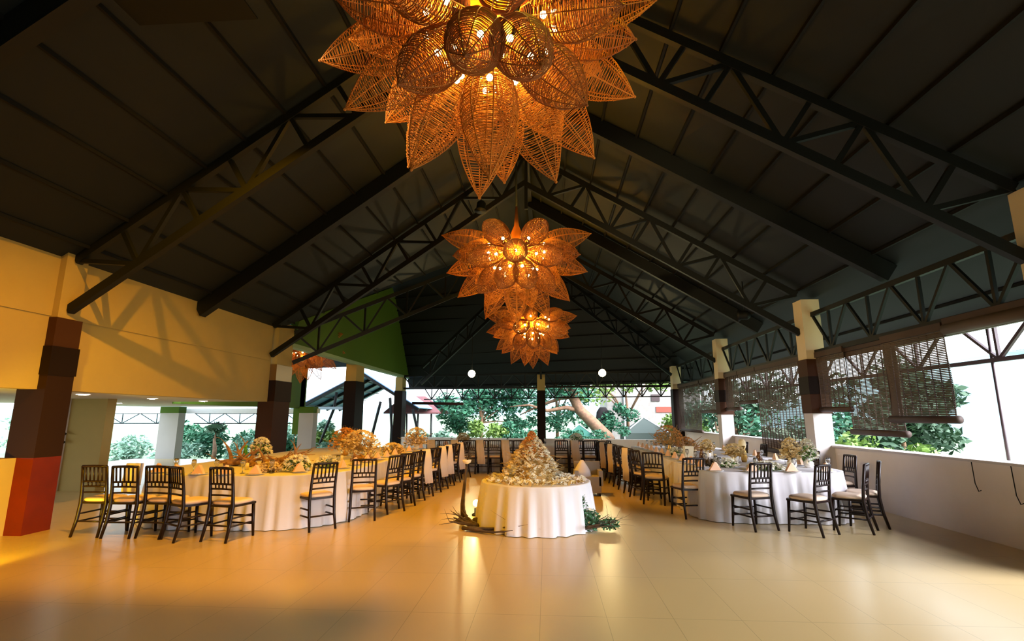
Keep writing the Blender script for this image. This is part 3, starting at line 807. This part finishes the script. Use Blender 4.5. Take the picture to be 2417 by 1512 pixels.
driftlog(-4.6,8.9,.75,.75,.46,'large gnarled driftwood piece in the middle of the left table near end')
driftlog(-5.35,8.95,.75,.65,.40,'dark curled driftwood beside the largest piece on the left table')
driftlog(-3.55,9.9,.75,.45,.2,'low driftwood behind the white blossoms on the left table')
bouquet(-3.98,8.15,.75,.24,.22,'w','loose white blossoms near the corner of the left table',False)
bouquet(-4.35,8.0,.75,.20,.12,'c','pale round cream bloom mound next to the white blossoms on the left table',False)
bouquet(-3.75,8.75,.75,.22,.17,'w','second heap of white blossoms along the left table',False)
bouquet(-3.9,10.7,.75,.42,.42,'c','tall cream and amber arrangement halfway along the left table')
bouquet(-4.5,11.4,.75,.36,.45,'o','tall dried amber arrangement behind the cream one on the left table')
bouquet(-3.6,12.0,.75,.3,.22,'c','low cream arrangement farther along the left table',False)
bouquet(-3.4,13.4,.75,.32,.42,'c','cream arrangement near the far end of the left table')
bouquet(-5.6,9.9,.75,.2,.3,'g','small green plant with white flowers at the left rear of the left table')
bouquet(3.1,13.6,.75,.38,.48,'o','bright amber dried arrangement on the far half of the right table')
bouquet(3.6,13.9,.75,.3,.3,'o','lower amber arrangement next to the bright one on the right table',False)
bouquet(2.9,12.0,.75,.2,.14,'w','small white blossoms on the right table before the amber arrangement',False)
bouquet(3.4,11.4,.75,.16,.22,'c','cream posy beside the white box on the right table')
bouquet(3.5,10.1,.75,.2,.2,'c','cream posy in the middle of the right table')
bouquet(4.15,9.25,.75,.17,.34,'c','left of the two tall posies by the napkins on the right table')
bouquet(4.45,9.3,.75,.16,.32,'g','right of the two tall posies by the napkins, with greenery')
bouquet(3.55,8.85,.75,.28,.10,'w','flat spread of white blossoms at the near end of the right table',False)
bouquet(3.05,9.3,.75,.22,.12,'w','white blossoms left of the flat spread on the right table',False)
bouquet(-2.6,16.1,.75,.2,.2,'c','small cream arrangement at the left of the cross table')
bouquet(.9,16.1,.75,.2,.2,'w','small white arrangement at the right of the cross table')
driftlog(2.75,9.35,.75,.3,.12,'small dark driftwood knot near the front left of the right table',darkdrift)
driftlog(3.3,12.6,.75,.6,.3,'driftwood piece behind the white box on the right table')
# green bottle-shaped vase and cardboard-coloured napkin boxes
def vase(x,y,h,m,label,nm='tall_vase'):
    tag(MB().lathe([(.04,0),(.055,h*.15),(.05,h*.6),(.028,h*.8),(.035,h)],14).build(nm,m,None,(x,y,.75)),label,'vase','small vases on the tables')
vase(-5.55,9.3,.34,mat('green_glass',(0.10,0.42,0.06),.1,trans=.4),'green bottle-like vase at the rear left of the left table')
vase(3.75,10.3,.30,goldm,'gold bud vase rising in the middle of the right table')
vase(3.05,10.6,.22,mat('brown_glass',(0.14,0.06,0.03),.15),'squat brown vase at the middle left of the right table')
vase(3.95,10.1,.20,mat('brown_glass',(0.14,0.06,0.03),.15),'squat brown vase by the gold bud vase')
t = thing('box_lantern','small white square paper lantern on the right table','lantern',(2.98,11.3,.75))
MB().box(-.09,.09,-.09,.09,.0,.24).build('paper_shade', flowerw, t); MB().box(-.1,.1,-.1,.1,-.0,.015).build('base', drift, t)
t = thing('gold_lantern','small gold wire lantern with round top on the right table','lantern',(3.95,10.9,.75))
MB().lathe([(.06,.22),(.07,.26),(.07,.36),(.04,.4)],12).build('lamp_glass', flowerc, t)
m_ = MB()
for k in range(3):
    a = 2*pi*k/3; m_.tube([(.1*cos(a),.1*sin(a),0),(.02*cos(a),.02*sin(a),.23)],.006,5)
m_.build('tripod', goldm, t)
# seat settings
npk = MB()
npk.add([(-.09,-.03,0),(.09,-.03,0),(.09,.03,0),(-.09,.03,0),(0,-.012,.13),(.035,.01,.12),(-.03,.015,.11)],[(0,1,4),(1,2,5,4),(2,3,6,5),(3,0,4,6),(4,5,6),(0,3,2,1)],False)
napproto = npk.build('folded_napkin', napm); tag(napproto,'x','napkin','standing napkins on the tables')
pl = MB().lathe([(.08,0),(.13,.012),(.135,.016),(.1,.008),(.02,.006)],24).build('dinner_plate', platem); tag(pl,'x','plate','dinner plates on the tables')
gl_ = MB().lathe([(.034,0),(.034,.004),(.005,.01),(.004,.09),(.02,.105),(.036,.14),(.036,.165),(.029,.2),(.027,.2),(.033,.165),(.033,.142),(.018,.11),(.002,.1)],14,cap=False).build('wine_glass', glassm); tag(gl_,'x','wine glass','wine glasses on the tables')
cd_ = MB().lathe([(.03,0),(.03,.1),(.02,.105),(.004,.105),(.003,.12)],12).build('pillar_candle', candlem); tag(cd_,'x','candle','pillar candles on the tables')
PR = {'napkin':napproto,'plate':pl,'glass':gl_,'candle':cd_}; FIRST = {}
def place(kind, x, y, z, rz, label):
    p = PR[kind]; o = p
    if kind in FIRST: o = p.copy(); C.objects.link(o)
    FIRST[kind] = 1; o.location = (x,y,z); o.rotation_euler = (0,0,rz); o['label'] = label
seats = []
for i,(x,y) in enumerate(((-6.0,7.75),(-5.6,7.6),(-5.2,7.55),(-4.78,7.55),(-4.35,7.6))): seats.append((x,y,0,'%s seat from left, near end of left table'%ORD[i]))
seats.append((-3.85,7.95,40,'rounded corner seat of the left table'))
for i in range(10): seats.append((-3.42,8.6+i*.6,75,'%s aisle seat of the left table'%ORD[i]))
for i,(x,y) in enumerate(((2.65,8.55),(3.2,8.5),(3.8,8.5),(4.35,8.55))): seats.append((x,y,0,'%s seat from left, near end of right table'%ORD[i]))
for i in range(11): seats.append((2.62,9.2+i*.6,-75,'%s aisle seat of the right table'%ORD[i]))
for i in range(6): seats.append((4.5,9.7+i*1.0,90,'%s window seat of the right table'%ORD[i]))
for i in range(9): seats.append((-3.1+i*.58,15.85,0,'%s seat from left of the cross table'%ORD[i]))
for x,y,d,s_ in seats:
    a = radians(d); f = Vector((-sin(a),cos(a),0)); r_ = Vector((cos(a),sin(a),0))
    place('plate',x,y,.752,0,'white plate at the '+s_)
    place('napkin',x,y,.768,a,'peach folded napkin at the '+s_)
    q = Vector((x,y,0))+f*.2+r_*.14; place('glass',q.x,q.y,.752,0,'wine glass at the '+s_)
for i,(x,y) in enumerate(((-4.9,8.3),(-4.1,9.3),(-4.0,10.0),(-4.0,11.7),(-3.9,12.6),(3.3,9.9),(3.7,9.6),(3.4,10.9),(3.6,11.8),(3.4,12.3),(3.2,14.4),(3.8,12.8))):
    place('candle',x,y,.752,0,'%s ivory pillar candle %s' % (ORD[i if i<5 else i-5],'down the middle of the left table' if i<5 else 'down the middle of the right table'))
# napkin cloth over the first chair gap, armchair and white statue beyond the aisle table
t = thing('white_armchair','small grey armchair draped with white cloth beyond the aisle table','armchair',(.85,11.2,0))
MB().box(-.25,.25,-.22,.22,.06,.38).build('seat', mat('grey_upholstery',(0.30,0.27,0.23),.9), t)
MB().box(-.27,.27,.16,.26,.2,.66).build('backrest', mat('grey_upholstery',(0.3,0.27,0.23),.9), t)
for sx in (-1,1):
    MB().box(sx*.25-.04,sx*.25+.04,-.22,.22,.2,.5).build('armrest', mat('grey_upholstery',(0.3,0.27,0.23),.9), t)
    for sy in (-1,1): MB().beam((sx*.22,sy*.19,0),(sx*.22,sy*.19,.08),.04).build('leg', steel, t)
m_ = MB(); m_.lathe([(.2,0),(.17,.1),(.1,.22),(.03,.32)],14,(-.12,0,.38)); tag(m_.build('draped_white_cloth', clothm, None,(.85,11.2,0)),'white cloth heaped on the grey armchair beyond the aisle table','cloth')

# ================================================================ left wing below the mezzanine
struct('wall_wing_block', MB().box(-10.72,-9.86,10.95,11.2,0,2.0), cream)
struct('wall_wing_side', MB().box(-11.15,-10.72,10.9,11.3,0,2.0), offwhite)
tag(MB().tube([(-10.3,9.0,1.3),(-10.15,9.0,1.22)],.03,8).tube([(-10.3,9.0,1.12),(-10.15,9.0,1.04)],.03,8).build('wall_hook', steel),'pair of black pegs beside the big left column','hook')
bpy.data.objects['wall_hook'].location = (-.5,1.85,0)
def wingcol(x0,x1,y,label):
    t = thing('wing_column', label, 'column', ((x0+x1)/2,y,0),0,'white columns of the left wing')
    w=(x1-x0)/2
    MB().box(-w,w,-.2,.2,-1.2,1.75).build('column_shaft', offwhite, t); MB().box(-w,w,-.22,.22,1.75,2.0).build('green_head', green, t)
wingcol(-15.75,-14.95,20.3,'white column seen under the mezzanine between two open views')
wingcol(-10.05,-9.45,20.6,'white column with green head just right of the second left column')
struct('trim_3', MB().box(-22,-9.4,20.7,20.9,1.74,1.93), white)
for i,(x0,x1,lab) in enumerate(((-22,-15.8,'low outdoor truss seen left of the white wing column'),(-14.9,-9.6,'low outdoor truss seen right of the white wing column'))):
    t = thing('eave_truss', lab, 'truss', (0,0,0),0,'thin trusses at the rim of the left wing')
    lattice(t,(x0,21,1.74),(x1,21,1.74),(0,0,-.42),4,.035,.025,steel)
# ================================================================ outdoors
grass = mat('hazy_meadow_green',(0.13,0.20,0.10),.9,noise=(.25,.8,(0.20,0.25,0.16)))
def ground():
    mb = MB(); N = 40
    for i in range(N):
        for j in range(N): pass
    return MB().add([(-90,-30,-1.2),(90,-30,-1.2),(90,24,-1.2),(90,130,2.0),(-90,130,2.0),(-90,24,-1.2)],[(0,1,2,5),(5,2,3,4)])
g = ground().build('ground', grass); g['kind'] = 'structure'
def hill(name, cx, cy, rx, ry, h, m):
    mb = MB(); n, k = 40, 8; vs = []
    for i in range(k+1):
        for j in range(n):
            a = 2*pi*j/n; f = 1-i/k
            vs.append((cx+rx*f*cos(a), cy+ry*f*sin(a), -1.5+h*(1-f*f)*(1+.12*sin(3*a+cx)+.08*sin(7*a))))
    mb.add(vs,[(i*n+q,i*n+(q+1)%n,(i+1)*n+(q+1)%n,(i+1)*n+q) for i in range(k) for q in range(n)],True)
    o = mb.build(name, m); o['kind'] = 'structure'
hazy = mat('haze_tinted_hill_green',(0.17,0.27,0.27),.95)  # distance haze put into the pale hill colour
hill('hills', 70, 75, 45, 40, 11, hazy); hill('hills', -75, 100, 50, 30, 7, hazy); hill('hills', 0, 150, 80, 30, 9, hazy)
barkm = mat('pale_brown_bark',(0.22,0.12,0.06),.8,noise=(6,.8,(0.10,0.05,0.03)),bump=.5)
leafT = mat('turquoise_green_leaves',(0.030,0.125,0.065),.6,spec=.3)
leafG = mat('yellow_green_leaves',(0.13,0.22,0.04),.6,spec=.3)
leafD = mat('deep_green_leaves',(0.040,0.085,0.045),.7,spec=.3)
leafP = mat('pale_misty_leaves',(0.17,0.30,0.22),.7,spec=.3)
def tree(x,y,z0,h,blobs,m,label,cat='tree',name='leafy_tree',tr=.12,size=.16,seed=1,group=None,trunk=True):
    rn = random.Random(seed); t = thing(name,label,cat,(x,y,z0),0,group)
    if trunk:
        m_ = MB(); m_.tube([(0,0,-.2),(.05,0,h*.4),(-.05,0,h*.75)],[tr,tr*.8,tr*.45],8)
        for (bx,by,bz,br,cnt) in blobs[:5]:
            m_.tube([(0,0,h*.35),(bx*.5,by*.5,(bz+h*.35)*.55),(bx,by,bz)],[tr*.5,tr*.35,tr*.1],6)
        m_.build('trunk', barkm, t)
    m_ = MB()
    for (bx,by,bz,br,cnt) in blobs: m_.leaves((bx,by,bz),(br,br,br*.75),cnt,size,rn)
    m_.build('crown', m, t)
def blobs(n, w, z0, z1, r, cnt, seed):
    rn = random.Random(seed); return [(rn.uniform(-w,w), rn.uniform(-w*.4,w*.4), rn.uniform(z0,z1), r*rn.uniform(.7,1.2), cnt) for _ in range(n)]
gt = 'trees and shrubs beyond the far opening'
tree(-4.2,33,.0,3.5,blobs(14,2.3,1.0,4.2,1.0,260,2),leafT,'dense turquoise-green tree beyond the left half of the far opening',seed=2,group=gt,size=.17)
tree(-3.4,29.5,.0,1.2,blobs(8,1.3,.3,1.1,.5,150,3),leafG,'low bright green shrubs in front of the turquoise tree','shrub','leafy_shrub',seed=3,group=gt,trunk=False,size=.12)
tree(5.2,34,.0,4.5,blobs(14,3.0,2.7,4.8,1.0,180,4),leafG,'yellow-green tree crown hanging over the right half of the far opening',seed=4,group=gt,size=.15)
tree(0.7,36,.0,4.5,blobs(12,2.2,1.8,4.8,1.0,170,5),leafT,'blue-green tree behind the slim middle column',seed=5,group=gt,size=.17)
tree(8.0,30,.0,1.6,blobs(7,1.1,.3,1.6,.6,150,6),leafG,'small green shrub at the far right corner outdoors','shrub','leafy_shrub',seed=6,group=gt,trunk=False,size=.12)
tree(2.4,29.6,.0,1.0,blobs(10,1.9,.2,.9,.45,150,7),leafT,'low teal shrubs left of the grey tent beyond the far opening','shrub','leafy_shrub',seed=7,group=gt,trunk=False,size=.10)
tree(-1.2,29.8,.0,1.0,blobs(8,1.2,.2,1.1,.45,150,8),leafT,'teal shrubs left of the slim middle column outdoors','shrub','leafy_shrub',seed=8,group=gt,trunk=False,size=.11)
tree(-6.0,35.5,.0,3.0,blobs(9,1.3,.8,2.6,.8,200,9),leafT,'rounded turquoise tree rising behind the tiled hut','tree',seed=10,group=gt,size=.15)
tree(4.9,33,.0,3.0,blobs(8,1.1,.9,2.4,.6,170,12),leafT,'narrow teal shrub right of the leaning trunk','shrub','leafy_shrub',seed=12,group=gt,trunk=False,size=.13)
# the leaning big trunk
t = thing('leaning_tree','big leaning tree with thick bare brown trunk beyond the far opening','tree',(3.55,31.5,0.1))
rn = random.Random(9); m_ = MB()
m_.tube([(.2,0,-.3),(0,0,.3),(-.75,0,1.1),(-1.55,0,1.9),(-1.95,0,2.7),(-2.0,.1,3.6),(-2.6,.1,4.6)],[.55,.42,.36,.32,.30,.26,.15],10)
m_.tube([(-1.6,0,1.9),(-2.4,-.1,2.05),(-3.5,-.2,1.85),(-4.6,-.1,2.2),(-5.8,0,2.1)],[.17,.13,.10,.07,.03],7)
m_.tube([(-1.9,0,2.7),(-2.7,0,2.6),(-3.9,.1,2.2),(-5.2,.1,1.6)],[.14,.11,.08,.03],7)
m_.tube([(-2,0,3.0),(-3.0,0,3.4),(-4.5,0,3.2)],[.15,.1,.04],7); m_.tube([(-1.9,0,2.9),(-.6,0,3.9),(.5,0,4.4)],[.2,.14,.07],7)
m_.build('trunk', barkm, t)
m_ = MB()
for k in range(16): m_.leaves((rn.uniform(-5.5,1.5),rn.uniform(-1,1.5),rn.uniform(2.9,4.6)),(.8,.7,.5),130,.15,rn)
for k in range(9): m_.leaves((rn.uniform(-5.2,-1.2),rn.uniform(.6,1.5),rn.uniform(.6,1.6)),(.7,.5,.28),90,.14,rn)
m_.build('crown', leafT, t)
# house, boulder, grey and green tents
t = thing('stone_house','pale block-walled house with red band behind the trees at right','house',(7.8,38,0))
MB().box(-3.4,3.6,0,5,0,4.4).build('wall', mat('pale_block_wall',(0.27,0.25,0.23),.9,noise=(3,.6,(0.20,0.18,0.16))), t)
MB().box(.1,1.9,-.04,.02,1.9,2.3).build('red_band', mat('red_brick',(0.22,0.05,0.03),.8), t)
MB().box(-.2,.4,-.05,.02,2.7,3.2).build('window', mat('dark_pane',(0.06,0.04,0.04),.3), t)
MB().box(-2.2,-2.0,-.1,.02,0,4.4).build('pipe', mat('pale_blue_pipe',(0.4,0.55,0.6),.5), t)
def tent(x,y,w,d,z0,z1,label,m):
    t = thing('garden_tent',label,'tent',(x,y,z0),0,'tents outside the far opening')
    h = z1-z0
    MB().add([(-w,-d,h*.45),(w,-d,h*.45),(w,d,h*.45),(-w,d,h*.45),(0,0,h)],[(0,1,4),(1,2,4),(2,3,4),(3,0,4),(3,2,1,0)]).build('canopy', m, t)
    MB().box(-w,w,-d,d,0,h*.45).build('side_wall', m, t)
    f = MB()
    for sx in (-1,1):
        f.tube([(sx*w,-d-.02,0),(sx*w,-d-.02,h*.45)],.03,6); f.tube([(sx*w,-d-.02,h*.45),(0,0,h+.02)],.03,6)
    f.build('frame', white, t)
tent(5.6,30.5,1.25,.9,.0,1.55,'grey peaked tent with white frame before the far right opening',mat('grey_netting',(0.05,0.065,0.055),.9))
tent(1.9,31,.85,.8,.0,1.15,'small teal tent at the foot of the leaning tree',mat('teal_netting',(0.02,0.10,0.07),.9))
tag(MB().lathe([(.9,0),(1.0,.6),(.8,1.5),(.3,2.0)],10,sy=.6).build('dark_boulder', mat('brown_rock',(0.04,0.018,0.015),.9), None,(8.6,34,0)),'dark brown rock mound beside the grey tent outdoors','rock')
tag(MB().lathe([(.5,0),(.55,.8),(.4,1.9),(.2,2.2)],10,sy=.6).build('dark_stump', mat('black_bark',(0.015,0.012,0.012),.9), None,(3.6,33.5,0)),'black hollow stump right behind the leaning trunk','stump')
# blue-lit shed with crooked posts in the left distance
t = thing('open_shed','open pavilion with bluish ribbed roof on crooked posts, beyond the left columns','pavilion',(-9.9,28,0))
blue = mat('blue_roof_sheet',(0.14,0.27,0.48),.5)
MB().slab([(0,-1,3.95),(0,6,3.95),(-3.6,6,2.1),(-3.6,-1,2.1)],.05).slab([(0,-1,3.95),(3.1,-1,2.05),(3.1,6,2.05),(0,6,3.95)],.05).build('roof', blue, t)
for k in range(4):
    y = -.9+k*1.9
    MB().beam((0,y,3.86),(-3.6,y,2.02),.16).build('rafter', steel, t); MB().beam((0,y,3.86),(3.1,y,1.97),.16).build('rafter', steel, t)
for k in range(4):
    MB().beam((-3.6+k*.9+.4,-1,2.2+k*.46),(-3.6+k*.9+.4,6,2.2+k*.46),.05).build('purlin', steel, t)
MB().beam((-3.8,-1.1,2.05),(-.3,-1.1,2.05),.14).build('eave_beam', mat('grey_blue_paint',(0.25,0.32,0.38),.5), t)
for pts in ([(-2.85,-1,-1),(-2.8,-1,2.0)], [(-2.4,-1,-.6),(-2.0,-1,.6),(-1.5,-1,2.0),(-1.4,-1,2.9)], [(-.1,-1,-1),(-.12,-1,.8),(.0,-1,2.0)],
            [(.5,-1,-1),(.7,-1,.8),(1.05,-1,2.4)], [(1.9,-1,-1),(1.75,-1,.6),(1.55,-1,2.6)], [(3.0,-1,-1),(3.1,-1,.9),(2.8,-1,2.0)]):
    MB().tube(pts,.075,7).build('crooked_post', steel, t)
t = thing('tiled_hut','small hut with reddish tiled roof and thin posts left of the far opening','hut',(-7.9,32,0))
MB().slab([(-.9,-1,2.75),(.5,-1,2.75),(1.65,-1.8,1.78),(-1.8,-1.8,1.78)],.08).slab([(-.9,-1,2.75),(-1.8,1,1.78),(1.65,1,1.78),(.5,-1,2.75)],.08).build('roof', mat('red_roof_tile',(0.16,0.055,0.05),.7,noise=(9,.6,(0.10,0.045,0.055))), t)
for x in (-1.4,-.5,.2,1.0): MB().tube([(x,-1.5,-1),(x+rn.uniform(-.15,.15),-1.5,.5),(x+.02,-1.5,1.85)],.055,6).build('post', steel, t)
tag(MB().beam((-7.0,26.5,2.30),(-4.3,26.5,2.25),.14).build('timber_beam', darkwood),'dark timber beam end sticking out below the lower far truss','beam')
# left outdoors planting
gl2 = 'planting beyond the left wing'
for i,(x,y,w,zz,m,lab) in enumerate(((-22,31,1.6,1.3,leafT,'blue-green bushes seen left of the white wing column'),(-19.0,29,1.3,.9,leafT,'darker bushes just left of the white wing column'),
        (-17.3,30,1.0,.9,leafT,'low bushes right of the white wing column'),(-14.6,31,1.1,1.6,leafP,'feathery pale tree between the white wing column and second column'),
        (-35,33,2.2,2.2,leafP,'misty tree at the far left edge of the view'),(-12.6,30,1.0,.9,leafG,'yellow-green shrub beyond the shed posts'),(-7.6,33,1.0,.7,leafP,'pale shrub behind the hut posts'))):
    tree(x,y,-.8,1.6,blobs(8,w,.5,zz+.4,.7,130,20+i),m,lab,'shrub','leafy_shrub',seed=20+i,group=gl2,trunk=i in (3,4),size=.16)
for i,(x,y,w,m,lab) in enumerate(((-24.5,30,1.6,leafP,'pale bushes in the first open bay right of the big left column'),(-20.6,27.8,1.3,leafP,'misty low bushes in front of the blue-green ones on the left'),
        (-16.0,27.5,1.2,leafP,'misty low bushes behind the left driftwood'),(-13.9,28.5,1.1,leafT,'teal bushes just left of the second left column'),(-10.6,26.0,.9,leafP,'pale low bush right of the green-headed wing column'),(-28.5,29,1.5,leafP,'pale bushes beyond the low yellow wall at far left'))):
    tree(x,y,-1.1,1.4,blobs(9,w,.1,1.3,.6,150,60+i),m,lab,'shrub','leafy_shrub',seed=60+i,group=gl2,trunk=False,size=.14)
tree(-18.2,27.5,-.9,1.8,[(0,0,1.9,.35,60)],leafD,'spiky palm rising behind the left table','palm','small_palm',seed=41,size=.3,tr=.14)
# right outdoors: bushes by the sill and wooded hillside
gr2 = 'planting beyond the right windows'
tree(11.5,18.5,-1.2,1.5,blobs(12,1.7,.6,2.0,.7,200,31),leafG,'bright yellow-green bush just over the right sill','shrub','leafy_shrub',seed=31,group=gr2,trunk=False,size=.12)
tree(10.5,22.0,-1.2,2.2,blobs(10,1.6,.8,2.9,.8,200,32),leafT,'leafy green bush beyond the banded right column','shrub','leafy_shrub',seed=32,group=gr2,trunk=False,size=.13)
tree(16.2,25,-1.2,4.6,blobs(16,2.4,1.4,4.9,1.2,240,33),leafD,'dark wooded clump seen through the woven blinds','tree',seed=33,group=gr2,size=.22)
tree(18.6,27.5,-1.2,3.6,blobs(12,1.7,1.0,4.0,1.1,220,34),leafD,'second dark wooded clump behind the nearest woven blind','tree',seed=34,group=gr2,size=.22)
tree(9.5,27,-1.2,4.5,blobs(16,2.3,.8,5.0,1.1,220,35),leafD,'tall dark green tree behind the long lowered blind','tree',seed=35,group=gr2,size=.18)
tree(10.5,33,-1.0,3.2,blobs(10,1.8,1.0,3.0,.9,180,36),leafT,'pale turquoise tree seen over the far right sill','tree',seed=36,group=gr2,size=.16)
